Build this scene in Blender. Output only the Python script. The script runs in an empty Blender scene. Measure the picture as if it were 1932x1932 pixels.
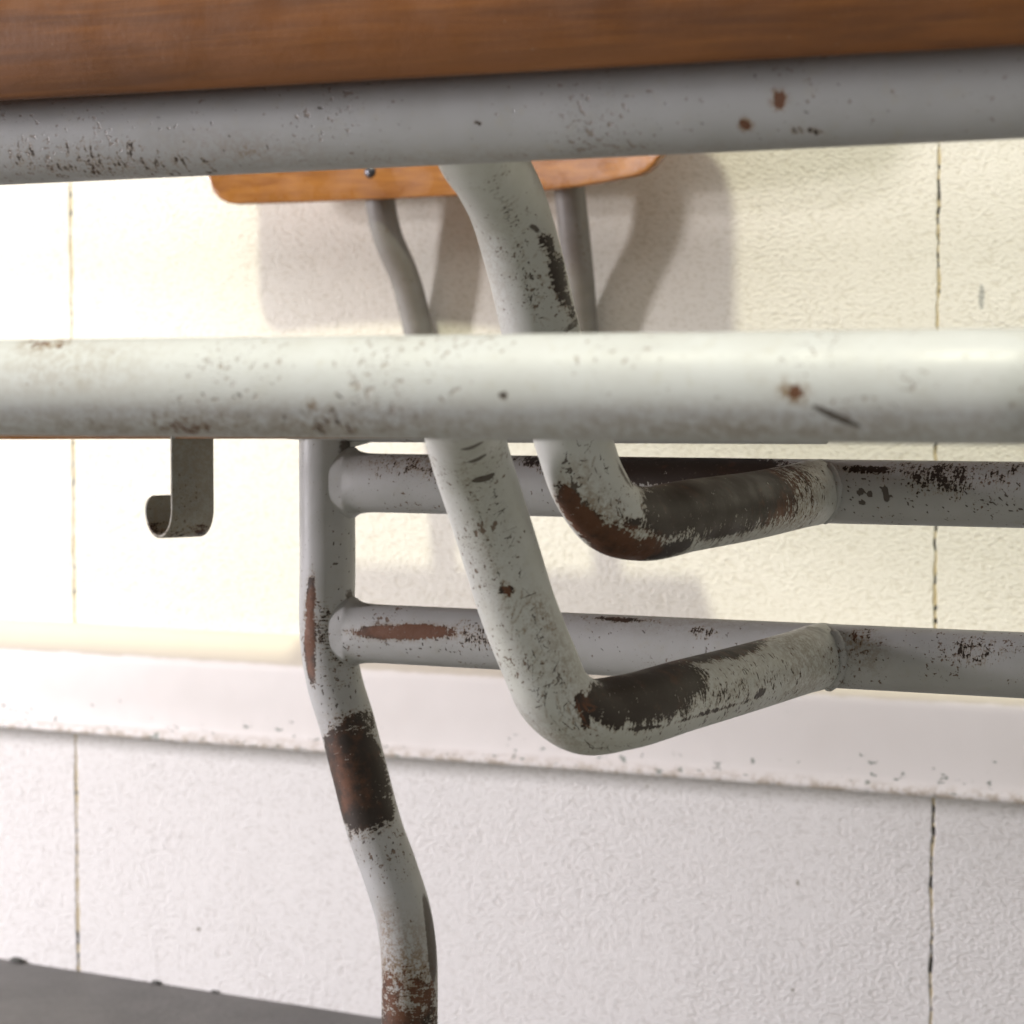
import bpy, bmesh, math, random
import numpy as np
from mathutils import Vector, Matrix

# ------------------------------------------------------------------ camera, world, lamps, exposure
scene = bpy.context.scene
COL = scene.collection
# GEO-BEGIN
F_PX, CX, CY, HORIZON = 4297.0, 966.0, 966.0, 740.0      # photograph measured at 1932 px
YAW = math.radians(24.2)
PITCH = math.atan((CY - HORIZON) / F_PX)
CAM_H = 0.395
AXIS_D = 1.41                                             # lens axis meets the wall plane here
C0 = np.array([AXIS_D * math.sin(YAW), -AXIS_D * math.cos(YAW), CAM_H])
FWD = np.array([-math.sin(YAW) * math.cos(PITCH), math.cos(YAW) * math.cos(PITCH), -math.sin(PITCH)])
RGT = np.array([math.cos(YAW), math.sin(YAW), 0.0])
UPV = np.cross(RGT, FWD)

def floor_z(x):                                           # the floor falls slightly to the right
    return -0.026 * (x + 0.38)

def ray(px, py):
    return FWD + RGT * (px - CX) / F_PX - UPV * (py - CY) / F_PX

def at(px, py, z):                                        # measured image point at a known distance
    return C0 + ray(px, py) * z

def at_y(px, py, y):                                      # measured image point on the plane Y = y
    r = ray(px, py)
    return C0 + r * (y - C0[1]) / r[1]
# GEO-END

cam_data = bpy.data.cameras.new('camera')
cam = bpy.data.objects.new('camera', cam_data)
COL.objects.link(cam)
cam.matrix_world = Matrix(((RGT[0], UPV[0], -FWD[0], C0[0]), (RGT[1], UPV[1], -FWD[1], C0[1]),
                           (RGT[2], UPV[2], -FWD[2], C0[2]), (0, 0, 0, 1)))
cam_data.sensor_width = 36.0
cam_data.lens = 36.0 * F_PX / 1932.0
cam_data.clip_start = 0.02
cam_data.clip_end = 60.0
cam_data.dof.use_dof = True
cam_data.dof.focus_distance = 0.85
cam_data.dof.aperture_fstop = 20.0
scene.camera = cam

world = bpy.data.worlds.new('World')
scene.world = world
world.use_nodes = True
bg = world.node_tree.nodes['Background']
bg.inputs['Color'].default_value = (0.92, 0.92, 0.86, 1)
bg.inputs['Strength'].default_value = 0.23

def area(name, loc, target, sx, sy, power, color):
    d = bpy.data.lights.new(name, 'AREA')
    d.shape = 'RECTANGLE'; d.size = sx; d.size_y = sy
    d.energy = power; d.color = color
    o = bpy.data.objects.new(name, d); COL.objects.link(o)
    o.location = loc
    o.rotation_euler = (Vector(target) - Vector(loc)).to_track_quat('-Z', 'Y').to_euler()
    return o

# a yellowish ceiling lamp, a cool pinkish lamp to the left, a pale window at the far left
area('ceiling_lamp', (-0.86, -4.50, 7.60), (0, 0, 0.35), 0.56, 0.34, 375, (1.0, 0.975, 0.72))
area('side_lamp', (-1.80, -1.25, 0.60), (-0.05, 0, 0.26), 0.18, 0.50, 37.5, (1.0, 0.945, 0.99))
area('left_window', (-2.6, -0.60, 0.9), (0, -0.4, 0.35), 0.5, 0.9, 9, (0.93, 0.91, 1.0))
area('ceiling_bounce', (0.2, -2.6, 3.6), (0.2, -1.7, 0), 4.5, 4.5, 52, (1.0, 0.97, 0.96))

scene.render.engine = 'CYCLES'
scene.cycles.use_denoising = True
scene.cycles.max_bounces = 4
scene.cycles.use_adaptive_sampling = False
scene.view_settings.view_transform = 'Standard'
scene.view_settings.look = 'None'
scene.view_settings.gamma = 1
scene.view_settings.exposure = 0.5

# ------------------------------------------------------------------ node helper
class NT:
    def __init__(self, name):
        self.m = bpy.data.materials.new(name); self.m.use_nodes = True
        self.t = self.m.node_tree; self.n = self.t.nodes; self.l = self.t.links
        self.b = self.n['Principled BSDF']
        tc = self.n.new('ShaderNodeTexCoord'); self.co = tc.outputs['Object']; self.uv = tc.outputs['UV']
    def set(self, sock, v):
        if hasattr(v, 'is_linked') or isinstance(v, bpy.types.NodeSocket): self.l.new(v, sock)
        else: sock.default_value = v
    def noise(self, scale, detail=2.0, rough=0.5, vec=None, dist=0.0):
        n = self.n.new('ShaderNodeTexNoise')
        self.l.new(vec if vec is not None else self.co, n.inputs['Vector'])
        n.inputs['Scale'].default_value = scale; n.inputs['Detail'].default_value = detail
        n.inputs['Roughness'].default_value = rough; n.inputs['Distortion'].default_value = dist
        return n.outputs['Fac']
    def voro(self, scale, vec=None, feature='F1'):
        n = self.n.new('ShaderNodeTexVoronoi'); n.feature = feature
        self.l.new(vec if vec is not None else self.co, n.inputs['Vector'])
        n.inputs['Scale'].default_value = scale
        return n.outputs['Distance']
    def mapv(self, scale, rot=(0, 0, 0), vec=None):
        n = self.n.new('ShaderNodeMapping')
        self.l.new(vec if vec is not None else self.co, n.inputs['Vector'])
        n.inputs['Scale'].default_value = scale; n.inputs['Rotation'].default_value = rot
        return n.outputs['Vector']
    def math(self, op, a, b=0.0, c=None, clamp=False):
        n = self.n.new('ShaderNodeMath'); n.operation = op; n.use_clamp = clamp
        self.set(n.inputs[0], a); self.set(n.inputs[1], b)
        if c is not None: self.set(n.inputs[2], c)
        return n.outputs[0]
    def ramp(self, v, lo, hi, a=0.0, b=1.0):
        n = self.n.new('ShaderNodeMapRange'); n.interpolation_type = 'SMOOTHSTEP'
        self.set(n.inputs['Value'], v)
        n.inputs['From Min'].default_value = lo; n.inputs['From Max'].default_value = hi
        n.inputs['To Min'].default_value = a; n.inputs['To Max'].default_value = b
        return n.outputs['Result']
    def mix(self, f, a, b):
        n = self.n.new('ShaderNodeMix'); n.data_type = 'RGBA'
        self.set(n.inputs['Factor'], f)
        for s, v in ((n.inputs[6], a), (n.inputs[7], b)):
            if isinstance(v, tuple): s.default_value = (*v, 1.0) if len(v) == 3 else v
            else: self.l.new(v, s)
        return n.outputs[2]
    def bump(self, h, dist, strength=1.0, normal=None):
        n = self.n.new('ShaderNodeBump'); self.l.new(h, n.inputs['Height'])
        n.inputs['Distance'].default_value = dist; n.inputs['Strength'].default_value = strength
        if normal is not None: self.l.new(normal, n.inputs['Normal'])
        return n.outputs['Normal']
    def attr(self, name):
        n = self.n.new('ShaderNodeAttribute'); n.attribute_name = name
        s = self.n.new('ShaderNodeSeparateColor'); self.l.new(n.outputs['Color'], s.inputs[0])
        return s.outputs
    def sep(self, vec=None):
        s = self.n.new('ShaderNodeSeparateXYZ'); self.l.new(vec if vec is not None else self.co, s.inputs[0])
        return s.outputs
    def out(self, color, rough=0.5, normal=None, metallic=0.0, spec=0.5, coat=0.0):
        self.set(self.b.inputs['Base Color'], color if not isinstance(color, tuple) else (*color, 1.0))
        self.set(self.b.inputs['Roughness'], rough)
        self.set(self.b.inputs['Metallic'], metallic)
        self.b.inputs['Specular IOR Level'].default_value = spec
        if coat:
            self.b.inputs['Coat Weight'].default_value = coat
            self.b.inputs['Coat Roughness'].default_value = 0.12
        if normal is not None: self.l.new(normal, self.b.inputs['Normal'])
        return self.m

# worn paint on steel: attribute 'wear' carries R bare metal, G rust stain and arm-end shade, B dark nicks and scratches
def paint_material(name, base, base2, speck=0.60, pit_op=0.85, pit_c=(0.13, 0.075, 0.040), rust=(0.135, 0.058, 0.030), dark=(0.036, 0.025, 0.019)):
    t = NT(name)
    w = t.attr('wear')
    fine = t.noise(1100, 2.0); streak = t.noise(1.0, 3.0, 0.6, t.mapv((950, 170, 1), vec=t.uv)); mid = t.noise(380, 3.0, 0.6); big = t.noise(60, 3.0)
    rag = t.math('ADD', t.math('MULTIPLY', t.math('SUBTRACT', fine, 0.5), 1.1),
                 t.math('ADD', t.math('MULTIPLY', t.math('SUBTRACT', mid, 0.5), 1.0), t.math('ADD', t.math('MULTIPLY', t.math('SUBTRACT', t.noise(140, 2.0), 0.5), 1.0), t.math('MULTIPLY', t.math('SUBTRACT', streak, 0.5), 1.5))))
    on_r = t.ramp(w[0], 0.02, 0.12)
    halo = t.math('MULTIPLY', t.ramp(t.math('ADD', w[0], rag), 0.22, 0.46, 0, 0.55), on_r)
    bare = t.math('MULTIPLY', t.ramp(t.math('ADD', w[0], rag), 0.46, 0.54), on_r)
    on_b = t.ramp(w[2], 0.02, 0.12)
    nick = t.math('MULTIPLY', t.ramp(t.math('ADD', w[2], t.math('MULTIPLY', rag, 0.22)), 0.34, 0.62), on_b)
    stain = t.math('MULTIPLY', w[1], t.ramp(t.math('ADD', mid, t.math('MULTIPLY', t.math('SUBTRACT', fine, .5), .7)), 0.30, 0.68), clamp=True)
    # small rust pits gathered in loose clusters
    dens = t.ramp(t.noise(38, 2.0), 0.40, 0.75, 0.0, 0.13)
    pit = t.ramp(t.math('ADD', t.noise(520, 2.0, 0.55), dens), speck + 0.10, speck + 0.16)
    pit2 = t.ramp(t.math('ADD', t.noise(1500, 1.0), dens), speck + 0.15, speck + 0.22)
    pit = t.math('MAXIMUM', pit, t.math('MULTIPLY', pit2, 0.7))
    c = t.mix(t.ramp(big, 0.35, 0.7), base, base2)
    c = t.mix(t.ramp(t.noise(200, 4.0, 0.65), 0.52, 0.78, 0, 0.22), c, (0.36, 0.32, 0.22))
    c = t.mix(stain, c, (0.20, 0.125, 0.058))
    c = t.mix(halo, c, (0.27, 0.20, 0.125))
    c = t.mix(t.math('MULTIPLY', pit, pit_op), c, pit_c)
    c = t.mix(t.math('MULTIPLY', nick, 0.93), c, (0.070, 0.053, 0.040))
    metal = t.mix(t.ramp(t.math('ADD', t.noise(120, 4.0, 0.65), t.math('MULTIPLY', t.math('SUBTRACT', w[1], .5), .5)), 0.32, 0.68), dark, rust)
    metal = t.mix(t.ramp(t.noise(700, 3.0), 0.62, 0.80, 0, 0.5), metal, (0.20, 0.17, 0.14))
    c = t.mix(bare, c, metal)
    r = t.math('ADD', t.ramp(t.noise(90, 3.0), 0.3, 0.7, 0.40, 0.54), t.math('MULTIPLY', bare, 0.06))
    r = t.math('ADD', r, t.math('MULTIPLY', stain, 0.25))
    h = t.math('ADD', t.math('MULTIPLY', t.math('MAXIMUM', t.math('MAXIMUM', bare, nick), pit), -1.0),
               t.math('MULTIPLY', t.noise(260, 3.0), 0.35))
    return t.out(c, r, t.bump(h, 0.00022, 0.9), t.math('MULTIPLY', bare, 0.25), 0.5)

M_PAINT = paint_material('worn_grey_green_paint', (0.565, 0.57, 0.545), (0.525, 0.53, 0.495))
M_PAINT_FRONT = paint_material('worn_grey_paint_fine', (0.55, 0.565, 0.575), (0.52, 0.53, 0.53), 0.60, 0.5, (0.20, 0.135, 0.085))
M_PAINT_GREY = paint_material('worn_mid_grey_paint', (0.445, 0.445, 0.445), (0.41, 0.41, 0.405))
M_PAINT_A = paint_material('worn_grey_bar_paint', (0.375, 0.375, 0.385), (0.35, 0.35, 0.355), 0.59, 0.6, (0.17, 0.11, 0.07))
M_STRUT = paint_material('dull_dark_grey_paint', (0.255, 0.25, 0.24), (0.215, 0.205, 0.19))
M_STRAP = paint_material('dull_strap_paint', (0.31, 0.305, 0.265), (0.27, 0.265, 0.23), speck=0.60)

def wood_material(name, a, b, c3, scale=1.0, rough=0.32, coat=0.3):
    t = NT(name)
    v = t.mapv((6 * scale, 60 * scale, 60 * scale))
    g1 = t.noise(1.6, 5.0, 0.6, v, 0.8); g2 = t.noise(7.0, 3.0, 0.6, t.mapv((3 * scale, 90 * scale, 90 * scale)))
    col = t.mix(t.ramp(g1, 0.30, 0.70), a, b)
    col = t.mix(t.ramp(g2, 0.45, 0.75, 0, 0.35), col, c3)
    dust = t.ramp(t.noise(700, 2.0), 0.70, 0.80, 0, 0.22)
    col = t.mix(dust, col, (0.35, 0.27, 0.20))
    sc = t.ramp(t.noise(3.0, 2.0, .5, t.mapv((40, 900, 700), (0, 0, .35))), 0.70, 0.74, 0, 0.45)
    col = t.mix(sc, col, (0.05, 0.028, 0.015))
    r = t.ramp(t.noise(60, 3.0), 0.3, 0.7, rough - 0.06, rough + 0.12)
    return t.out(col, r, t.bump(t.math('ADD', g2, t.noise(500, 2.0)), 0.00012, 0.6), 0, 0.5, coat)

M_SEAT = wood_material('brown_varnished_plywood', (0.185, 0.062, 0.010), (0.100, 0.033, 0.007), (0.26, 0.095, 0.017), 1.0, 0.44, 0.0)
M_BACK = wood_material('orange_varnished_plywood', (0.36, 0.148, 0.027), (0.22, 0.080, 0.016), (0.43, 0.20, 0.046), 1.6, 0.27, 0.25)

def wall_material():
    t = NT('cream_coated_concrete_panel')
    warp = t.n.new('ShaderNodeVectorMath'); warp.operation = 'ADD'
    nz = t.n.new('ShaderNodeTexNoise'); t.l.new(t.co, nz.inputs['Vector']); nz.inputs['Scale'].default_value = 260; nz.inputs['Detail'].default_value = 2
    sc_ = t.n.new('ShaderNodeVectorMath'); sc_.operation = 'SCALE'; t.l.new(nz.outputs['Color'], sc_.inputs[0]); sc_.inputs['Scale'].default_value = 0.0010
    t.l.new(t.mapv((0.72, 1, 1.25), (0, 0.35, 0)), warp.inputs[0]); t.l.new(sc_.outputs[0], warp.inputs[1])
    vv = warp.outputs[0]
    n1 = t.noise(440, 3.0, 0.6, vv); n2 = t.noise(110, 2.0); n3 = t.voro(520, vv)
    patch = t.ramp(t.noise(7, 2.0), 0.35, 0.65, 0.55, 1.15)
    h0 = t.math('ADD', t.math('ADD', n1, t.math('MULTIPLY', n2, 0.3)), t.math('MULTIPLY', n3, -0.45))
    h = t.math('MULTIPLY', h0, patch)
    c = t.mix(t.ramp(t.noise(5, 3.0), 0.35, 0.7), (0.83, 0.808, 0.73), (0.80, 0.772, 0.69))
    c = t.mix(t.ramp(h0, 0.40, 0.22, 0, 0.40), c, (0.56, 0.52, 0.41))
    c = t.mix(t.ramp(t.sep()[2], 0.205, 0.200), c, t.mix(t.ramp(h0, 0.40, 0.22, 0, 0.40), (0.88, 0.865, 0.845), (0.56, 0.53, 0.49)))
    pore = t.ramp(t.math('ADD', t.noise(260, 2.0), t.math('MULTIPLY', t.noise(30, 2.0), .35)), 0.46, 0.38, 0, 0.55)
    c = t.mix(pore, c, (0.40, 0.375, 0.30))
    spot = t.ramp(t.voro(26), 0.055, 0.030, 0, 1.0)
    c = t.mix(t.math('MULTIPLY', spot, t.ramp(t.noise(300, 2), 0.45, 0.6, 0, .45)), c, (0.30, 0.27, 0.20))
    c = t.mix(t.ramp(t.noise(14, 4.0, 0.65), 0.56, 0.78, 0, 0.08), c, (0.60, 0.56, 0.48))
    xyz = t.sep()
    for (px, py, hw, hh, col) in ((1852, 560, .0017, .0075, (0.36, 0.37, 0.35)), (375, 1753, .0016, .0016, (0.16, 0.13, 0.08)), (1505, 1665, .0010, .0016, (0.25, 0.22, 0.15)), (1495, 1868, .0014, .0010, (0.30, 0.28, 0.22))):
        q = at_y(px, py, 0)
        dx = t.math('DIVIDE', t.math('SUBTRACT', xyz[0], float(q[0])), hw); dz = t.math('DIVIDE', t.math('SUBTRACT', xyz[2], float(q[2])), hh)
        d2 = t.math('ADD', t.math('ADD', t.math('MULTIPLY', dx, dx), t.math('MULTIPLY', dz, dz)), t.math('MULTIPLY', t.math('SUBTRACT', n1, .5), 1.6))
        c = t.mix(t.ramp(d2, 1.2, 0.6, 0, .8), c, col)
    return t.out(c, 0.75, t.bump(h, 0.00075, 1.0), 0, 0.3)

def filler_material(name, lo):
    t = NT(name)
    dash = t.ramp(t.math('ADD', t.noise(160, 3.0), t.math('MULTIPLY', t.noise(28, 2.0), 0.5)), lo, lo + 0.06)
    c = t.mix(dash, (0.55, 0.46, 0.28), (0.035, 0.032, 0.024))
    return t.out(c, 0.85, t.bump(t.noise(400, 3.0), 0.0008))

def trim_material():
    t = NT('painted_white_trim')
    z = t.sep()[2]
    c = t.mix(t.ramp(t.noise(9, 3.0), 0.35, 0.7), (0.86, 0.825, 0.795), (0.82, 0.785, 0.75))
    low = t.math('MULTIPLY', t.ramp(z, 0.196, 0.176, 0.0, 0.13), 1.0)
    chip = t.ramp(t.math('ADD', t.noise(210, 3.0, 0.6, t.mapv((0.6, 1, 1))), low), 0.755, 0.785)
    c = t.mix(t.math('MULTIPLY', chip, 0.8), c, (0.27, 0.31, 0.27))
    c = t.mix(t.ramp(t.math('ADD', z, t.math('MULTIPLY', t.noise(60, 3.0), .004)), 0.2215, 0.2245, 0, .85), c, (0.60, 0.545, 0.45))
    edge = t.math('MULTIPLY', t.ramp(z, 0.176, 0.168, 0.0, 0.6), t.ramp(t.noise(140, 4.0, 0.7), 0.42, 0.62))
    c = t.mix(edge, c, (0.33, 0.24, 0.13))
    h = t.math('ADD', t.math('MULTIPLY', chip, -1.0), t.math('MULTIPLY', t.noise(70, 3.0), 0.7))
    return t.out(c, 0.42, t.bump(h, 0.0004), 0, 0.4)

def floor_material():
    t = NT('grey_concrete_floor')
    c = t.mix(t.ramp(t.noise(12, 5.0, 0.65), 0.3, 0.7), (0.125, 0.122, 0.115), (0.175, 0.17, 0.16))
    c = t.mix(t.ramp(t.noise(420, 2.0), 0.66, 0.74, 0, .5), c, (0.07, 0.068, 0.06))
    return t.out(c, 0.6, t.bump(t.noise(200, 4.0), 0.0006), 0, 0.4)

M_WALL, M_TRIM, M_FLOOR = wall_material(), trim_material(), floor_material()
M_FILL_TAN, M_FILL_DARK = filler_material('tan_joint_filler', 0.84), filler_material('dark_joint_filler', 0.74)
def plain(name, c, r=0.5, metal=0.0):
    t = NT(name)
    return t.out(t.mix(t.noise(200, 3.0), c, tuple(x * 0.7 for x in c)), r, None, metal)
M_SCREW = plain('dark_screw_steel', (0.10, 0.10, 0.11), 0.35, 0.8)
M_CRUMB = plain('grey_grit', (0.12, 0.12, 0.11), 0.9)
M_RUBBER = plain('black_rubber', (0.03, 0.03, 0.03), 0.7)

# ------------------------------------------------------------------ mesh helpers
def link(name, me, mat, parent=None):
    o = bpy.data.objects.new(name, me); COL.objects.link(o)
    if mat: me.materials.append(mat)
    if parent is not None:
        o.parent = parent
        o.matrix_parent_inverse = Matrix.Translation(-Vector(parent.location))
    return o

def from_arrays(name, V, Q, smooth=True):
    me = bpy.data.meshes.new(name)
    V = np.asarray(V, np.float32); Q = np.asarray(Q, np.int32)
    k = Q.shape[1]
    me.vertices.add(len(V)); me.vertices.foreach_set('co', V.ravel())
    me.loops.add(Q.size); me.loops.foreach_set('vertex_index', Q.ravel())
    me.polygons.add(len(Q))
    me.polygons.foreach_set('loop_start', np.arange(0, Q.size, k, dtype=np.int32))
    me.polygons.foreach_set('loop_total', np.full(len(Q), k, np.int32))
    me.update(calc_edges=True)
    me.polygons.foreach_set('use_smooth', np.full(len(Q), smooth, bool))
    me.validate()
    return me

def bm_obj(name, bm, mat, parent=None, smooth=True):
    bmesh.ops.recalc_face_normals(bm, faces=bm.faces)
    me = bpy.data.meshes.new(name); bm.to_mesh(me); bm.free()
    if smooth:
        me.polygons.foreach_set('use_smooth', np.full(len(me.polygons), True, bool))
    return link(name, me, mat, parent)

# GEO-BEGIN
def spline(pts, ds):                                      # Catmull-Rom (centripetal), resampled evenly
    P = [np.array(p, float) for p in pts]
    P = [2 * P[0] - P[1]] + P + [2 * P[-1] - P[-2]]
    out = []
    for i in range(1, len(P) - 2):
        p0, p1, p2, p3 = P[i - 1:i + 3]
        t0 = 0; t1 = t0 + np.linalg.norm(p1 - p0) ** .5; t2 = t1 + np.linalg.norm(p2 - p1) ** .5; t3 = t2 + np.linalg.norm(p3 - p2) ** .5
        for t in np.linspace(t1, t2, 60, endpoint=False):
            a1 = (t1 - t) / (t1 - t0) * p0 + (t - t0) / (t1 - t0) * p1
            a2 = (t2 - t) / (t2 - t1) * p1 + (t - t1) / (t2 - t1) * p2
            a3 = (t3 - t) / (t3 - t2) * p2 + (t - t2) / (t3 - t2) * p3
            b1 = (t2 - t) / (t2 - t0) * a1 + (t - t0) / (t2 - t0) * a2
            b2 = (t3 - t) / (t3 - t1) * a2 + (t - t1) / (t3 - t1) * a3
            out.append((t2 - t) / (t2 - t1) * b1 + (t - t1) / (t2 - t1) * b2)
    out.append(P[-2])
    return resample(np.array(out), ds)

def resample(pl, ds):
    d = np.r_[0, np.cumsum(np.linalg.norm(np.diff(pl, axis=0), axis=1))]
    n = max(2, int(round(d[-1] / ds)) + 1)
    s = np.linspace(0, d[-1], n)
    return np.stack([np.interp(s, d, pl[:, k]) for k in range(3)], 1)

def fillet(pts, rads, ds):                                # straight runs joined by round bends
    P = [np.array(p, float) for p in pts]; out = [P[0]]
    for i in range(1, len(P) - 1):
        a = P[i - 1] - P[i]; b = P[i + 1] - P[i]
        la, lb = np.linalg.norm(a), np.linalg.norm(b); a /= la; b /= lb
        ang = math.acos(np.clip(a @ b, -1, 1)); r = rads[i - 1]
        t = min(r / math.tan(ang / 2), la * .48, lb * .48); r = t * math.tan(ang / 2)
        bis = (a + b) / np.linalg.norm(a + b); c = P[i] + bis * r / math.sin(ang / 2)
        u = P[i] + a * t - c; w = P[i] + b * t - c; sw = math.pi - ang
        for f in np.linspace(0, 1, 40):
            out.append(c + (math.sin((1 - f) * sw) * u + math.sin(f * sw) * w) / math.sin(sw))
    out.append(P[-1])
    return resample(np.array(out), ds)

def frames(path):                                         # parallel-transported frame along a tube
    T = np.gradient(path, axis=0); T /= np.linalg.norm(T, axis=1)[:, None]
    ref = np.array([0, 0, 1.0]) if abs(T[0][2]) < 0.8 else np.array([0, -1.0, 0])
    n = ref - T[0] * (ref @ T[0]); n /= np.linalg.norm(n)
    N = [n]
    for i in range(1, len(T)):
        n = N[-1] - T[i] * (N[-1] @ T[i]); N.append(n / np.linalg.norm(n))
    N = np.array(N)
    return T, N, np.cross(T, N)

R_TUBE = 0.0125
Y_RAIL = -0.42
Z_UP = at_y(966, 916, Y_RAIL)[2]
Z_LO = at_y(966, 1208, Y_RAIL)[2]
X_POST = at_y(617, 900, Y_RAIL)[0]
Y_A, R_A = -0.690, 0.0132
Z_A = at_y(966, 217, Y_A)[2]
Y_B = -0.788
Z_B = at_y(966, 730.5, Y_B)[2]

PATHS = {}
def add_path(key, path, rad, na, rad_prof=None):
    PATHS[key] = (path, rad, na)

X_END = 0.52
def post_path():
    pts = [(617, 770), (617, 900), (618, 1060), (618, 1200), (631, 1285), (654, 1362), (677, 1450), (706, 1560), (738, 1650), (762, 1730), (772, 1810), (773, 1900), (772, 2000)]
    P = [at_y(x, y, Y_RAIL) for x, y in pts]
    P.append(np.array([P[-1][0], Y_RAIL, 0.10])); P.append(np.array([P[-1][0], Y_RAIL, floor_z(P[-1][0]) + 0.004]))
    return P
add_path('post', spline(post_path(), 0.0009), 0.0121, 96)
add_path('rail_up', resample(np.array([[X_POST, Y_RAIL, Z_UP], [X_END, Y_RAIL, Z_UP]]), 0.0009), 0.0126, 96)
add_path('rail_lo', resample(np.array([[X_POST, Y_RAIL, Z_LO], [X_END, Y_RAIL, Z_LO]]), 0.0009), 0.0126, 96)

XJ1 = at_y(1545, 935, Y_RAIL)[0]; XJ2 = at_y(1552, 1240, Y_RAIL)[0]
J1 = [np.array([XJ1, Y_RAIL + .002, Z_UP]), at(1430, 952, .845), at(1300, 973, .790), at(1210, 988, .762), at(1150, 970, .748), at(1110, 912, .742), at(1083, 835, .739),
      at(1021, 627, .735), at(997, 525, .732), at(962, 400, .724), at(932, 335, .709), at(900, 285, .688), np.array([0, 0, 0.])]
J1[-1] = np.array([at(872, 240, .655)[0], Y_A + .004, Z_A])
J2 = [np.array([XJ2, Y_RAIL + .002, Z_LO]), at(1420, 1276, .845), at(1290, 1312, .790), at(1172, 1345, .755), at(1098, 1350, .742), at(1048, 1314, .738), at(1018, 1250, .736),
      at(978, 1150, .734), at(945, 1045, .731), at(912, 940, .727), at(889, 868, .720), at(876, 815, .705), at(866, 775, .678), at(856, 745, .640), np.array([0, 0, 0.])]
J2[-1] = np.array([at(845, 735, .57)[0], Y_B + .004, Z_B])
add_path('arm_up', spline(J1, 0.00045), R_TUBE, 180)
add_path('arm_lo', spline(J2, 0.00045), R_TUBE, 180)

XL, XR = -0.70, 0.52  # left ends lengthened out of view together with the wall-shading seat
add_path('bar_a', fillet([(XL, -0.46, Z_A), (XL, Y_A, Z_A), (XR, Y_A, Z_A), (XR, -0.46, Z_A)], (.05, .05), 0.001), R_A, 96)
add_path('bar_b', fillet([(XL, -0.56, Z_B), (XL, Y_B, Z_B), (XR, Y_B, Z_B), (XR, -0.56, Z_B)], (.05, .05), 0.001), 0.0127, 96)
Z_SF = at_y(500, 792, Y_RAIL)[2]
# GEO-END

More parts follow.
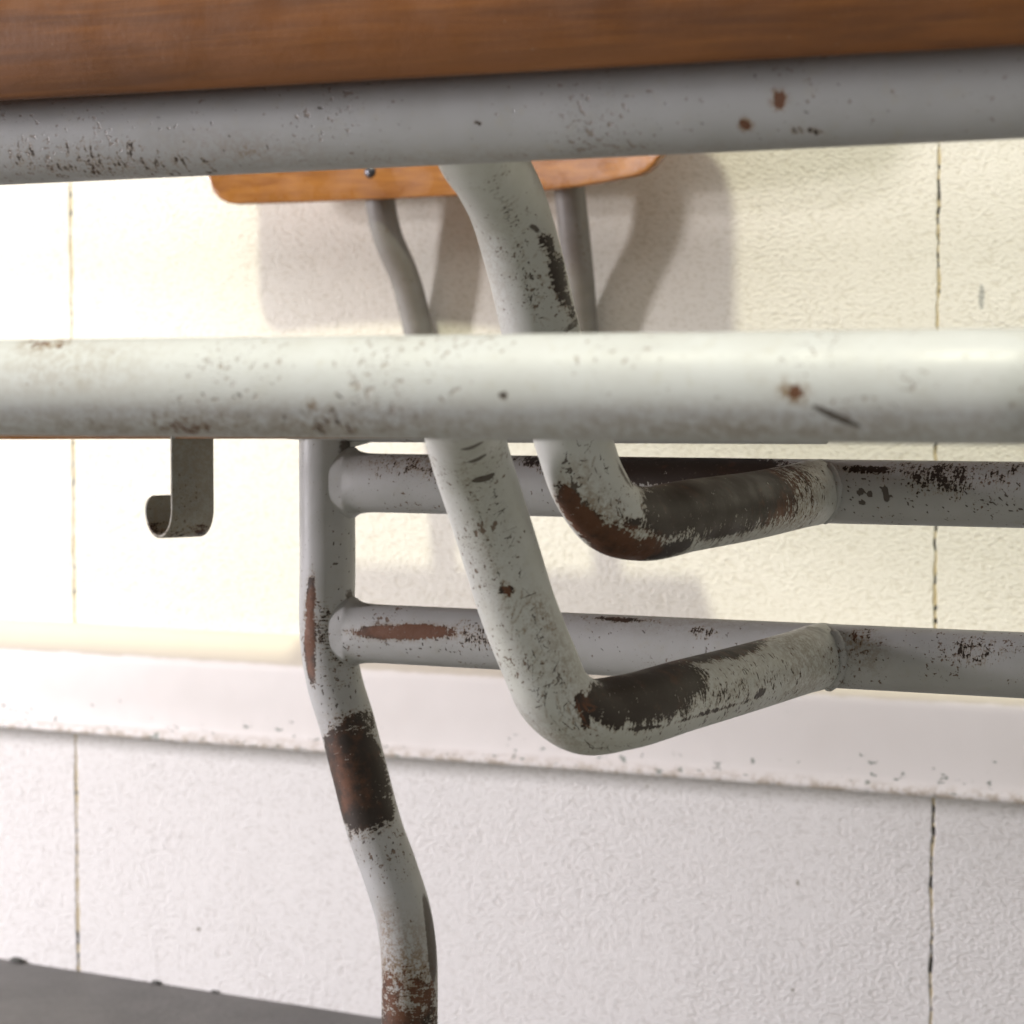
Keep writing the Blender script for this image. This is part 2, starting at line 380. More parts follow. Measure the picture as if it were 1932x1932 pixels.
# WEAR-BEGIN
# worn spots and painted arm-end shade per tube: (mm along, degrees round, half length mm, half width mm, turn, channel, strength, softness)
WEAR = {
    'arm_up': [
        (105.7, 332.0, 59.55, 20, 178.6, 0, 1.0, 0.5),
        (157.5, 294.0, 16.31, 9, 172.6, 0, 1.0, 0.5),
        (185.4, 190.0, 8.32, 5.5, 160.9, 0, 1, 0.6),
        (170.1, 206.0, 12.53, 8, 167.6, 0, 1, 0.6),
        (155.2, 221.0, 13.73, 4.5, 168.8, 0, 0.9, 0.9),
        (176.8, 226.0, 4.08, 3, 172.1, 0, 0.8, 0.9),
        (120.1, 245.0, 22.11, 3.2, 178.2, 0, 0.85, 0.9),
        (72.4, 250.0, 34.04, 4, 180.0, 0, 0.44, 1.2),
        (130.9, 280.0, 35.97, 1.3, 177.2, 0, 0.75, 0.9),
        (40.9, 323.0, 17.92, 7, 174.5, 0, 0.5, 1.2),
        (269.0, 274.0, 6.63, 3.2, 162.1, 0, 0.75, 1.1),
        (258.2, 280.0, 8.4, 4.0, 180.0, 0, 0.85, 1.1),
        (247.4, 289.0, 7.26, 2.6, 166.4, 0, 0.7, 1.1),
        (278.9, 256.0, 4.19, 1.2, 160.0, 2, 0.7, 1),
        (241.6, 287.0, 6.95, 1.6, -102.0, 2, 0.6, 1),
        (188.1, 296.0, 9.52, 1.6, 174.5, 2, 0.6, 1.2),
        (183.6, 313.0, 2.58, 1.6, -148.8, 0, 0.9, 0.8),
        (175.5, 255.0, 3.94, 2.0, 144.0, 0, 0.8, 1),
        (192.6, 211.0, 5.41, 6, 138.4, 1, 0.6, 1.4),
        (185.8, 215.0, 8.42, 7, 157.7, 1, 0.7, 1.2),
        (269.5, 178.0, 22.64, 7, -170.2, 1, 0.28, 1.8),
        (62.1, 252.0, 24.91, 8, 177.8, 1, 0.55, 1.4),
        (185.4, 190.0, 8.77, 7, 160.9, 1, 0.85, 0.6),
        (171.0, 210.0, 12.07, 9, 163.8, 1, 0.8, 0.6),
        (45.4, 283.0, 20.34, 24, -173.3, 1, 0.55, 1.0),  # weld dirt that also darkens the arm end in place of shade
    ],
    'arm_lo': [
        (160.3, 353.0, 29.53, 20, 174.1, 0, 1, 0.45),
        (187.3, 295.0, 8.5, 7, -170.2, 0, 1, 0.6),
        (96.3, 16.0, 46.37, 10.5, 180.0, 0, 1, 0.4),
        (172.9, 254.0, 11.11, 0.9, -175.4, 0, 0.75, 0.8),
        (129.6, 249.0, 33.58, 0.9, -179.6, 0, 0.62, 0.9),
        (122.4, 268.0, 29.86, 3.5, -179.1, 0, 0.42, 1.4),
        (87.3, 256.0, 5.06, 1.8, 174.5, 0, 1, 0.8),
        (196.7, 275.0, 3.38, 2.2, -145.8, 0, 0.95, 0.9),
        (193.1, 257.0, 3.11, 1.2, -119.4, 0, 0.7, 1),
        (334.9, 250.0, 3.26, 3.0, 67.6, 2, 1, 0.6),
        (311.5, 252.0, 3.05, 2.3, 67.6, 2, 1, 0.6),
        (289.9, 255.0, 4.08, 2.4, 122.4, 2, 1, 0.5),
        (241.3, 239.0, 2.07, 2.2, 50.5, 0, 0.75, 1),
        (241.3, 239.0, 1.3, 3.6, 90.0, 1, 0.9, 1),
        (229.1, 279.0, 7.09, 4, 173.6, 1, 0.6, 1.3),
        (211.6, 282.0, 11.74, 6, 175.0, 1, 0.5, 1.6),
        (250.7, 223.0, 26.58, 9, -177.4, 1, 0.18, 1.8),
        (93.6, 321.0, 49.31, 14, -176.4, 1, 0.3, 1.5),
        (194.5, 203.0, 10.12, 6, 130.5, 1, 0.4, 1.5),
        (42.3, 292.0, 19.99, 24, -170.2, 1, 0.5, 1.0),  # dirt by the weld, doubling as painted shade on this end
    ],
    'post': [
        (82.7, 7.0, 11.47, 2.2, 3.4, 0, 1, 0.5),
        (103.0, 14.0, 15.06, 3.4, 6.9, 0, 1, 0.5),
        (94.0, 13.0, 22.2, 3.4, 4.0, 1, 0.8, 0.8),
        (161.8, 342.0, 22.19, 17, 1.4, 0, 1, 0.42),
        (139.8, 312.0, 9.84, 6, -86.8, 0, 0.7, 0.9),
        (160.9, 0.0, 18.61, 8, 3.0, 1, 0.65, 2.0),
        (234.7, 273.0, 17.28, 3.6, 2.2, 2, 1, 0.6),
        (274.7, 336.0, 15.14, 22, 0.0, 0, 0.8, 1.2),
        (257.6, 15.0, 13.36, 10, -3.5, 0, 0.62, 1.0),
        (259.0, 300.0, 11.43, 8, -5.4, 0, 0.6, 1.0),
        (250.4, 350.0, 21.52, 16, -5.8, 1, 0.85, 1.0),
        (228.8, 14.0, 11.28, 5, 15.0, 1, 0.7, 1.4),
        (244.6, 312.0, 11.83, 6, -9.7, 1, 0.8, 1.3),
        (107.9, 267.0, 3.84, 3, -127.7, 1, 0.6, 1.3),
        (17.1, 282.0, 5.49, 6, -13.2, 2, 0.75, 1.2),
        (81.4, 276.0, 4.69, 3, -33.9, 2, 0.7, 1.2),
        (99.8, 327.0, 16.09, 8, -9.8, 0, 0.36, 1.3),
    ],
    'rail_up': [
        (153.3, 33.0, 58.49, 10.5, 2.0, 0, 1.0, 0.4),
        (156.9, 76.0, 15.02, 3.5, 3.6, 0, 0.5, 1.2),
        (49.5, 28.0, 27.28, 7, 1.0, 1, 0.45, 1.2),
        (45.0, 43.0, 23.69, 7, 1.8, 0, 0.3, 1.2),
        (243.2, 44.0, 12.75, 2.0, 2.1, 0, 0.8, 0.8),
        (269.8, 52.0, 16.36, 6.5, 3.5, 0, 0.48, 1.2),
        (277.0, 67.0, 4.41, 5, 22.2, 0, 0.6, 1.2),
        (292.7, 41.0, 11.27, 6, 4.0, 0, 0.36, 1.4),
        (225.3, 85.0, 8.71, 3, 80.1, 0, 0.44, 1.4),
        (240.5, 87.0, 1.28, 1.6, 55.7, 2, 1, 0.6),
        (241.0, 106.0, 0.83, 1.3, 90.0, 2, 1, 0.6),
        (244.1, 91.0, 1.16, 1.2, 55.7, 2, 1, 0.6),
        (250.4, 90.0, 3.04, 1.2, 80.3, 2, 1, 0.6),
        (256.7, 172.0, 5.32, 1.0, 10.1, 2, 0.7, 1),
    ],
    'rail_lo': [
        (42.7, 77.0, 24.85, 3.3, -2.6, 0, 1, 0.45),
        (44.5, 77.0, 26.85, 4, -2.5, 1, 0.85, 0.7),
        (76.9, 76.0, 8.37, 5, 11.1, 0, 0.42, 1.2),
        (139.4, 25.0, 15.83, 1.8, 0.8, 0, 0.75, 0.9),
        (156.0, 11.0, 46.91, 8, -0.3, 1, 0.35, 1.3),
        (175.8, 50.0, 4.85, 2.6, 6.2, 0, 0.5, 1.1),
        (239.7, 42.0, 5.76, 4.5, -23.5, 0, 0.4, 1.3),
        (239.7, 63.0, 10.03, 7, 31.8, 1, 0.6, 1.3),
        (286.0, 58.0, 10.5, 5, -2.8, 0, 0.38, 1.3),
        (224.8, 132.0, 3.1, 3.0, 90.0, 0, 0.9, 0.9),
    ],
    'bar_a': [
        (1302.0, 97.0, 2.52, 1.5, 90.0, 0, 1, 0.7),
        (1302.0, 97.0, 2.85, 2.6, 90.0, 1, 1, 0.6),
        (1292.0, 125.0, 1.55, 1.1, 34.6, 0, 1, 0.7),
        (1292.0, 125.0, 1.88, 2.2, 34.6, 1, 1, 0.6),
        (1308.5, 137.0, 3.99, 1.4, 11.2, 0, 0.55, 1.1),
        (1137.0, 127.0, 2.19, 2.2, -49.0, 1, 0.9, 1),
        (1141.0, 129.0, 0.71, 1.6, 90.0, 1, 0.9, 1),
        (1138.5, 129.0, 23.28, 5, 9.1, 1, 0.35, 1.5),
        (1086.5, 132.0, 35.42, 6, 4.7, 0, 0.3, 1.4),
        (1214.0, 105.0, 0.53, 1.0, 90.0, 0, 0.9, 0.8),
        (1205.5, 158.0, 155.75, 4.0, 1.4, 1, 0.22, 1.4),
    ],
    'bar_b': [
        (1130.0, 24.0, 7.37, 4.5, -4.2, 1, 0.95, 1.0),
        (1130.0, 24.0, 5.77, 2.5, 5.1, 0, 0.42, 1.2),
        (1142.5, 57.0, 19.97, 8, -5.1, 1, 0.35, 1.6),
        (1190.5, 144.0, 74.3, 6.0, -0.4, 1, 0.66, 1.7),
        (1323.1, 140.0, 61.65, 5.5, -0.4, 1, 0.54, 1.7),
        (1175.5, 143.0, 10.7, 4, -1.3, 0, 0.4, 1.3),
        (1213.5, 137.0, 6.74, 4, -6.9, 0, 0.42, 1.3),
        (1212.5, 108.0, 1.84, 1.4, 69.4, 1, 1, 1),
        (1264.0, 98.0, 0.89, 1.5, 90.0, 0, 0.8, 1),
        (1334.6, 95.0, 3.51, 2.6, 23.9, 1, 1, 0.8),
        (1335.1, 95.0, 1.41, 1.3, 12.5, 0, 0.8, 1),
        (1344.1, 122.0, 5.93, 0.9, 28.0, 2, 1, 0.8),
    ],
}
# WEAR-END

def paint_wear(key, s, a, rad):                           # s along the tube, a round it (radians), both per vertex
    out = np.zeros((len(s), 3), np.float32)
    for w in WEAR.get(key, []):
        s0, a0, ls, la, rot, ch, st, soft = w
        ds = s - s0
        da = (a - math.radians(a0) + math.pi) % (2 * math.pi) - math.pi
        da = da * rad * 1000
        cr, sr = math.cos(math.radians(rot)), math.sin(math.radians(rot))
        ex = 2.0 if ls > 4 * la else 3.0
        q = (np.abs((ds * cr + da * sr) / ls) ** ex + np.abs((-ds * sr + da * cr) / la) ** ex) ** (1 / ex)
        v = np.clip(0.5 + (1 - q) / max(soft, 1e-3), 0, 1) * st
        out[:, ch] = np.maximum(out[:, ch], v)
    rnd = np.random.default_rng(sum(map(ord, key)))
    for (sa, sb, aa, ab, n, lmin, lmax, wmin, wmax, dirc, spread, ch, st) in SCATTER.get(key, []):
        for _ in range(n):
            s0 = rnd.uniform(sa, sb); a0 = math.radians(rnd.uniform(aa, ab))
            L = rnd.uniform(lmin, lmax) / 2; W = rnd.uniform(wmin, wmax) / 2
            rot = math.radians(dirc + rnd.normal() * spread); bend = rnd.normal() * 0.05
            m = np.where(np.abs(s - s0) < L + W + 1)[0]
            if not len(m): continue
            ds = s[m] - s0
            da = ((a[m] - a0 + math.pi) % (2 * math.pi) - math.pi) * rad * 1000
            u = ds * math.cos(rot) + da * math.sin(rot); v = -ds * math.sin(rot) + da * math.cos(rot)
            v = v + bend * u * u / max(L, .1)
            taper = np.sqrt(np.clip(1 - (u / (L + .01)) ** 2, 0, 1))
            d = np.where(np.abs(u) < L, np.abs(v) / (W * (0.25 + 0.75 * taper)), 9)
            val = np.clip(1.5 - d, 0, 1) * st * rnd.uniform(.75, 1)
            out[m, ch] = np.maximum(out[m, ch], val)
    return out

# random nicks: (s from, s to, angle from, angle to, count, length min/max, width min/max, direction, spread, channel, strength)
SCATTER = {}
# SCATTER-BEGIN
SCATTER = {
    'arm_up': [
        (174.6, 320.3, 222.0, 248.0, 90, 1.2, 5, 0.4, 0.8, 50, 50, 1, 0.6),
        (210.5, 320.3, 222.0, 240.0, 120, 0.6, 2.2, 0.35, 0.7, 20, 60, 2, 0.75),
        (179.1, 241.1, 208.0, 268.0, 100, 0.8, 4.0, 0.3, 0.55, 70, 50, 2, 0.72),
        (137.7, 202.4, 204.0, 212.0, 110, 0.8, 4, 0.35, 0.8, 60, 45, 2, 0.95),
        (25.2, 162.9, 196.0, 294.0, 130, 0.8, 4, 0.35, 0.8, 80, 20, 0, 0.9),
        (36.9, 39.6, -96.0, 10.0, 60, 1, 4, 0.4, 0.9, 60, 25, 0, 0.9),
    ],
    'arm_lo': [
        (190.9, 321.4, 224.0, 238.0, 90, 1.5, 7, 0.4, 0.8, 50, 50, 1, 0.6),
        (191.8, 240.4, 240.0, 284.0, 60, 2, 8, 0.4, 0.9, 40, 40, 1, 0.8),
        (216.1, 333.1, 234.0, 234.0, 80, 0.5, 1.6, 0.35, 0.6, 20, 60, 2, 0.62),
        (199.0, 287.2, 262.0, 268.0, 60, 1.5, 6, 0.3, 0.5, 50, 50, 2, 0.64),
        (190.0, 222.4, 228.0, 270.0, 45, 1.5, 7, 0.3, 0.5, 35, 45, 2, 0.66),
        (173.8, 208.9, 218.0, 228.0, 30, 1.5, 6, 0.3, 0.5, 30, 50, 2, 0.62),
        (47.7, 177.4, 202.0, 320.0, 220, 0.8, 3.2, 0.3, 0.7, 75, 18, 0, 0.85),
    ],
    'post': [
        (116.0, 133.1, -118.0, 18.0, 40, 0.5, 1.6, 0.4, 0.9, 0, 60, 2, 0.9),
        (86.3, 114.2, 292.0, 350.0, 60, 0.5, 2, 0.4, 1.0, 0, 60, 2, 0.9),
        (183.4, 197.8, -56.0, 58.0, 40, 0.5, 2, 0.4, 0.9, 0, 60, 2, 0.9),
        (29.7, 81.8, 266.0, 328.0, 22, 0.6, 2, 0.5, 1.0, 0, 60, 2, 0.9),
    ],
    'rail_up': [
        (228.4, 302.1, 50.0, 142.0, 150, 0.5, 2.2, 0.35, 0.8, 30, 60, 2, 0.9),
        (101.6, 170.0, 70.0, 126.0, 60, 0.5, 1.6, 0.3, 0.6, 30, 60, 2, 0.8),
    ],
    'rail_lo': [
        (10.8, 83.6, 48.0, 120.0, 130, 0.5, 2, 0.3, 0.8, 30, 60, 2, 0.85),
        (114.2, 193.3, 48.0, 94.0, 40, 0.8, 4, 0.3, 0.5, 80, 20, 2, 0.7),
        (227.5, 303.0, 32.0, 88.0, 70, 0.5, 2, 0.3, 0.8, 30, 60, 2, 0.8),
    ],
    'bar_a': [
        (1052.0, 1173.0, 68.0, 184.0, 110, 0.5, 1.6, 0.4, 0.9, 20, 60, 2, 0.7),
        (1179.0, 1360.1, 62.0, 172.0, 90, 0.5, 1.6, 0.4, 0.9, 20, 60, 2, 0.65),
    ],
    'bar_b': [
        (1119.0, 1380.1, 40.0, 130.0, 80, 0.5, 1.5, 0.4, 0.9, 20, 60, 2, 0.5),
        (1169.0, 1226.0, 96.0, 148.0, 30, 0.5, 2, 0.5, 1.0, 20, 60, 2, 0.7),
    ],
}
# SCATTER-END

# weld fillets: tubes swell where they are welded on (amount, start, fade)
FLARE = {'rail_up': (.0030, .0125, .0030), 'rail_lo': (.0030, .0125, .0030), 'arm_up': (.0002, .0125, .004), 'arm_lo': (.0003, .0125, .004)}

def tube(name, key, mat, parent, caps=True, path=None, rad=None, na=64):
    if key is not None and key in PATHS: path, rad, na = PATHS[key]
    T, N, B = frames(path)
    ns = len(path)
    ang = np.arange(na) / na * 2 * math.pi
    r = np.broadcast_to(np.asarray(rad, float).reshape(-1, 1) if np.ndim(rad) else np.full((ns, 1), rad), (ns, 1))
    if key in FLARE:
        d_ = np.r_[0, np.cumsum(np.linalg.norm(np.diff(path, axis=0), axis=1))]
        amt, x_s, x_w = FLARE[key]
        fl = np.exp(-np.maximum(d_ - x_s, 0) / x_w)[:, None]
        r = r + fl * (amt * np.cos(ang)[None, :] ** 2 - (0.0 if key.startswith('rail') else -amt * .5) * np.sin(ang)[None, :] ** 2)
        if key.startswith('rail'):
            r = r - np.exp(-np.maximum(d_ - x_s, 0) / .016)[:, None] * .0022 * np.sin(ang)[None, :] ** 2
        rn = np.random.default_rng(3 + len(key))
        gz = rn.normal(size=(ns // 3 + 2, na // 6))
        ii = np.minimum(np.arange(ns) // 3, gz.shape[0] - 1)
        lump = np.stack([np.interp(np.arange(na), np.linspace(0, na, na // 6 + 1), np.r_[row, row[0]]) for row in gz])[ii]
        k_ = np.ones(7) / 7
        lump = np.apply_along_axis(lambda c: np.convolve(c, k_, 'same'), 0, lump)
        r = r + np.exp(-((d_ - x_s * 1.1) / (x_w * 1.4)) ** 2)[:, None] * lump * (.00012 if key.startswith('rail') else .0004)
    V = path[:, None, :] + r[:, :, None] * (np.cos(ang)[None, :, None] * N[:, None, :] + np.sin(ang)[None, :, None] * B[:, None, :])
    V = V.reshape(-1, 3)
    i = np.arange(ns - 1)[:, None] * na; j = np.arange(na)[None, :]; j2 = (j + 1) % na
    Q = np.stack([i + j, i + j2, i + na + j2, i + na + j], -1).reshape(-1, 4)
    if caps:
        V = np.r_[V, path[:1], path[-1:]]
        c0, c1 = ns * na, ns * na + 1
        jj = np.arange(0, na, 2)
        e = (ns - 1) * na
        Q = np.r_[Q, np.stack([np.full_like(jj, c0), (jj + 2) % na, jj + 1, jj], -1), np.stack([np.full_like(jj, c1), e + jj, e + jj + 1, e + (jj + 2) % na], -1)]
    me = from_arrays(name, V, Q)
    L = np.r_[0, np.cumsum(np.linalg.norm(np.diff(path, axis=0), axis=1))] * 1000
    s = np.repeat(L, na); a = np.tile(ang, ns)
    wr = np.zeros((len(V), 4), np.float32); wr[:, 3] = 1
    if key is not None:
        wr[:ns * na, :3] = paint_wear(key, s, a, float(np.mean(r)))
    uvl = me.uv_layers.new(name='along')
    vi = np.zeros(len(me.loops), np.int32); me.loops.foreach_get('vertex_index', vi)
    uvv = np.zeros((len(V), 2), np.float32); uvv[:ns * na, 0] = s / 1000; uvv[:ns * na, 1] = a * float(np.mean(r))
    uvl.data.foreach_set('uv', uvv[vi].ravel())
    at_ = me.color_attributes.new('wear', 'FLOAT_COLOR', 'POINT')
    at_.data.foreach_set('color', wr.ravel())
    return link(name, me, mat, parent)

def bead(name, pts, mat, parent, r=0.0024, seed=1, closed=True):       # rippled weld bead along a curve
    rnd = np.random.default_rng(seed)
    pl = np.array(pts + ([pts[0]] if closed else []))
    path = resample(pl, 0.0005)
    L = np.arange(len(path)) * 0.0005
    rad = r * (1 + 0.20 * np.abs(np.sin(L * math.pi / 0.0028 + rnd.uniform(0, 3))) + 0.12 * np.interp(L, np.linspace(0, L[-1], 14), rnd.normal(size=14)))
    return tube(name, None, mat, parent, True, path, rad, 16)

# ------------------------------------------------------------------ setting: floor, wall, trim
g = 4.0
bm = bmesh.new()
NXF = 160
vs = []
for y in (-g, 0.06):
    vs.append([bm.verts.new((-g + 2 * g * i / NXF, y, floor_z(-g + 2 * g * i / NXF))) for i in range(NXF + 1)])
for i in range(NXF):
    bm.faces.new((vs[0][i], vs[0][i + 1], vs[1][i + 1], vs[1][i]))
floor = bm_obj('floor', bm, M_FLOOR, None, False)
floor['kind'] = 'structure'; floor['label'] = 'grey concrete floor along the foot of the cream wall'

wall = bpy.data.objects.new('wall', None); COL.objects.link(wall)
wall['label'] = 'cream coated concrete panel wall with rough texture behind the steel frame'
wall['category'] = 'wall'
XJ_L = at_y(138, 900, 0)[0]; XJ_R = at_y(1766, 900, 0)[0]
PW = XJ_R - XJ_L
H_WALL = 2.6

def vnoise(x, seed, cell):
    r = np.random.default_rng(seed); tab = r.uniform(-1, 1, 4096)
    q = np.asarray(x) / cell; i = np.floor(q).astype(int); f = q - i; f = f * f * (3 - 2 * f)
    return tab[i % 4096] * (1 - f) + tab[(i + 1) % 4096] * f

def panel(x0, x1, seed):
    zs = np.concatenate([np.arange(-0.10, 0.7, 0.002), np.arange(0.7, H_WALL + .01, 0.05)])
    gl = 0.0008 + 0.0006 * (vnoise(zs, seed, .012) + .8 * vnoise(zs, seed + 1, .004))
    gr = 0.0008 + 0.0006 * (vnoise(zs, seed + 2, .012) + .8 * vnoise(zs, seed + 3, .004))
    gl = np.clip(gl, 0.0001, .004); gr = np.clip(gr, 0.0001, .004)
    cols = []
    b = 0.0005
    xs_in = np.linspace(x0 + .02, x1 - .02, 7)
    cols.append((x0 + gl, np.full_like(zs, 0.02)))
    cols.append((x0 + gl, np.full_like(zs, b)))
    cols.append((x0 + gl + b, np.full_like(zs, 0.0)))
    for x in xs_in: cols.append((np.full_like(zs, x), np.full_like(zs, 0.0)))
    cols.append((x1 - gr - b, np.full_like(zs, 0.0)))
    cols.append((x1 - gr, np.full_like(zs, b)))
    cols.append((x1 - gr, np.full_like(zs, 0.02)))
    nz = len(zs)
    V = np.concatenate([np.stack([cx, cy, zs], 1) for cx, cy in cols])
    # the ragged foot of the coating, lifted a hair off the floor here and there
    Q = []
    for c in range(len(cols) - 1):
        a = c * nz + np.arange(nz - 1)
        Q.append(np.stack([a, a + nz, a + nz + 1, a + 1], 1))
    me = from_arrays('panel', V, np.concatenate(Q), False)
    return link('panel', me, M_WALL, wall)
for k in range(-3, 4):
    panel(XJ_L + k * PW, XJ_L + (k + 1) * PW, 10 + 7 * k + 40)
for k in range(-2, 4):
    x = XJ_L + k * PW
    bm = bmesh.new()
    bmesh.ops.create_cube(bm, size=1, matrix=Matrix.Translation((x, 0.0092 + 0.0004, H_WALL / 2 - .1)) @ Matrix.Diagonal((.012, .018, H_WALL, 1)))
    bm_obj('joint_filler', bm, M_FILL_DARK if k > 0 else M_FILL_TAN, wall, False)

# the trim: a folded and painted metal rail with sloping top and rolled lower lip
zt = at_y(280, 1183, 0)[2]
YT = -0.026
zf = at_y(280, 1243, YT)[2]
zb = at_y(280, 1394, YT)[2]
prof = [(0.0, zt), (-.004, zt - .0005), (-.012, zt - .003), (YT + .006, zf + .004), (YT + .0025, zf + .0022), (YT + .0006, zf - .0006), (YT, zf - .004),
        (YT + .0004, (zf + zb) / 2), (YT, zb + .010), (YT - .0006, zb + .0065), (YT - .0030, zb + .0050), (YT - .0042, zb + .0032), (YT - .0040, zb + .0012), (YT - .0026, zb), (YT, zb), (YT + .004, zb + .001), (0.0, zb + .002)]
bm = bmesh.new()
rows = []
NT_X = 240
for i in range(NT_X + 1):
    x = -2.2 + 4.4 * i / NT_X
    wob = 0.0006 * float(vnoise([x], 5, .11)[0])
    rows.append([bm.verts.new((x, y, z + wob)) for y, z in prof])
for i in range(NT_X):
    for j in range(len(prof) - 1):
        bm.faces.new((rows[i][j], rows[i + 1][j], rows[i + 1][j + 1], rows[i][j + 1]))
trim = bm_obj('wall_trim', bm, M_TRIM, None, True)
trim['label'] = 'chipped white painted metal ledge with rolled lower lip along the wall'
trim['category'] = 'trim'

# grit lying along the foot of the wall
def grit(px, r, seed, label):
    p = at_y(px, 1821 + .13 * px, -0.004)
    rnd = random.Random(seed)
    bm = bmesh.new(); bmesh.ops.create_icosphere(bm, subdivisions=2, radius=r)
    for v in bm.verts:
        v.co *= rnd.uniform(.75, 1.2); v.co.x *= 1.8; v.co.z *= .7
        v.co += Vector((p[0], -r * .6, floor_z(p[0]) + r * .25))
    o = bm_obj('grit', bm, M_CRUMB, None, True)
    o['label'] = label; o['category'] = 'grit'; o['group'] = 'grit along the foot of the wall'
grit(27, .0034, 1, 'largest dark crumb on the floor against the wall, at the left edge')
grit(290, .0021, 2, 'small dark crumb on the floor at the wall, right of the panel joint')
grit(400, .0017, 3, 'tiny dark crumb on the floor at the wall, nearest the steel leg')

# ------------------------------------------------------------------ the school chair frame
p_base = PATHS['post'][0][-1]
chair = bpy.data.objects.new('school_chair', None); COL.objects.link(chair)
chair.location = (p_base[0], p_base[1], floor_z(p_base[0]))
chair['label'] = 'worn grey-green tubular steel school seat frame with brown plywood seats and backrest'
chair['category'] = 'chair'

leg = tube('leg', 'post', M_PAINT_GREY, chair)
PATHS['post_far'] = (PATHS['post'][0] * np.array([-1, 1, 1]) + np.array([X_END - 0.004 + X_POST + 0.004, 0, 0]), 0.0121, 32)
PATHS['post_far'] = (PATHS['post_far'][0][::8], 0.0121, 32)
tube('leg', 'post_far', M_PAINT_GREY, chair)
for key in ('post', 'post_far'):
    e = PATHS[key][0][-1]
    fz = floor_z(e[0]) + (0.0 if key == 'post' else 0.0)
    pl = np.array([[e[0], e[1], fz + 0.0005], [e[0], e[1], fz + 0.0206]])
    tube('foot_cap', None, M_RUBBER, chair, True, resample(pl, .004), 0.0138, 40)
rail_u = tube('stretcher', 'rail_up', M_PAINT_GREY, chair)
rail_l = tube('stretcher', 'rail_lo', M_PAINT_GREY, chair)
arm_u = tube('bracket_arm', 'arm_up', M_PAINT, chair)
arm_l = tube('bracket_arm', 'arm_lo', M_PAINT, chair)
bar_a = tube('seat_bar', 'bar_a', M_PAINT_A, chair)
bar_b = tube('front_bar', 'bar_b', M_PAINT_FRONT, chair)

# weld beads where arms meet stretchers and stretchers meet the leg
def ring_on_rail(x0, z0, r):
    out = []
    for k in range(33):
        a = math.radians(-70 + 125 * k / 32)
        dz = r * math.sin(a) * .985
        out.append(np.array([x0 + r * math.cos(a), Y_RAIL - math.sqrt(max(R_TUBE ** 2 - dz ** 2, 0)) - .0003, z0 + dz]))
    return out
bead('weld', ring_on_rail(XJ1 - .001, Z_UP, R_TUBE * 1.02), M_PAINT_GREY, arm_u, .0012, 3, False)
bead('weld', ring_on_rail(XJ2 - .001, Z_LO, R_TUBE * 1.02), M_PAINT_GREY, arm_l, .0016, 4, False)

# front plywood seat: rolled front edge over the seat bar
def rolled_seat():
    R, th = 0.036, 0.011
    y_f = Y_A - .024
    zb_ = at_y(966, 137, y_f)[2]
    a0 = math.radians(-34)
    yc = y_f + R * math.cos(a0); zc = zb_ - R * math.sin(a0)
    outer = [(yc - R * math.cos(a), zc + R * math.sin(a)) for a in np.linspace(a0, math.pi / 2, 40)]
    outer += [(yc + d, zc + R + .004 * math.sin(d * 9)) for d in np.linspace(.01, .475, 14)]  # unseen depth, extended back to shade the ledge and lower wall
    inner = [(yc - (R - th) * math.cos(a), zc + (R - th) * math.sin(a)) for a in np.linspace(a0, math.pi / 2, 40)]
    inner += [(yc + d, zc + R - th + .004 * math.sin(d * 9)) for d in np.linspace(.01, .475, 14)]
    # rounded lower edge
    o0, i0 = np.array(outer[0]), np.array(inner[0])
    mid = (o0 + i0) / 2; e = (o0 - i0) / 2; t = np.array([e[1], -e[0]])
    if t[1] > 0: t = -t
    nose = [tuple(mid + e * math.cos(p) + t * .55 * math.sin(p)) for p in np.linspace(0, math.pi, 12)][1:-1]
    loop = outer[::-1] + nose + inner
    return loop
loop = rolled_seat()
xs = np.linspace(-0.68, 0.50, 60)  # left end lengthened out of view to keep ceiling light off the wall
n = len(loop)
V = np.array([[x, y, z + .008 * (.46 - x)] for x in xs for y, z in loop])
i = np.arange(len(xs) - 1)[:, None] * n; j = np.arange(n)[None, :]; j2 = (j + 1) % n
Q = np.stack([i + j, i + n + j, i + n + j2, i + j2], -1).reshape(-1, 4)
me = from_arrays('front_seat', V, Q)
front_seat = link('front_seat', me, M_SEAT, chair)
bm = bmesh.new(); bm.from_mesh(me)
bmesh.ops.holes_fill(bm, edges=[e for e in bm.edges if e.is_boundary], sides=0)
bmesh.ops.recalc_face_normals(bm, faces=bm.faces)
bm.to_mesh(me); bm.free()
front_seat['label'] = 'dark brown varnished plywood with rolled front edge'

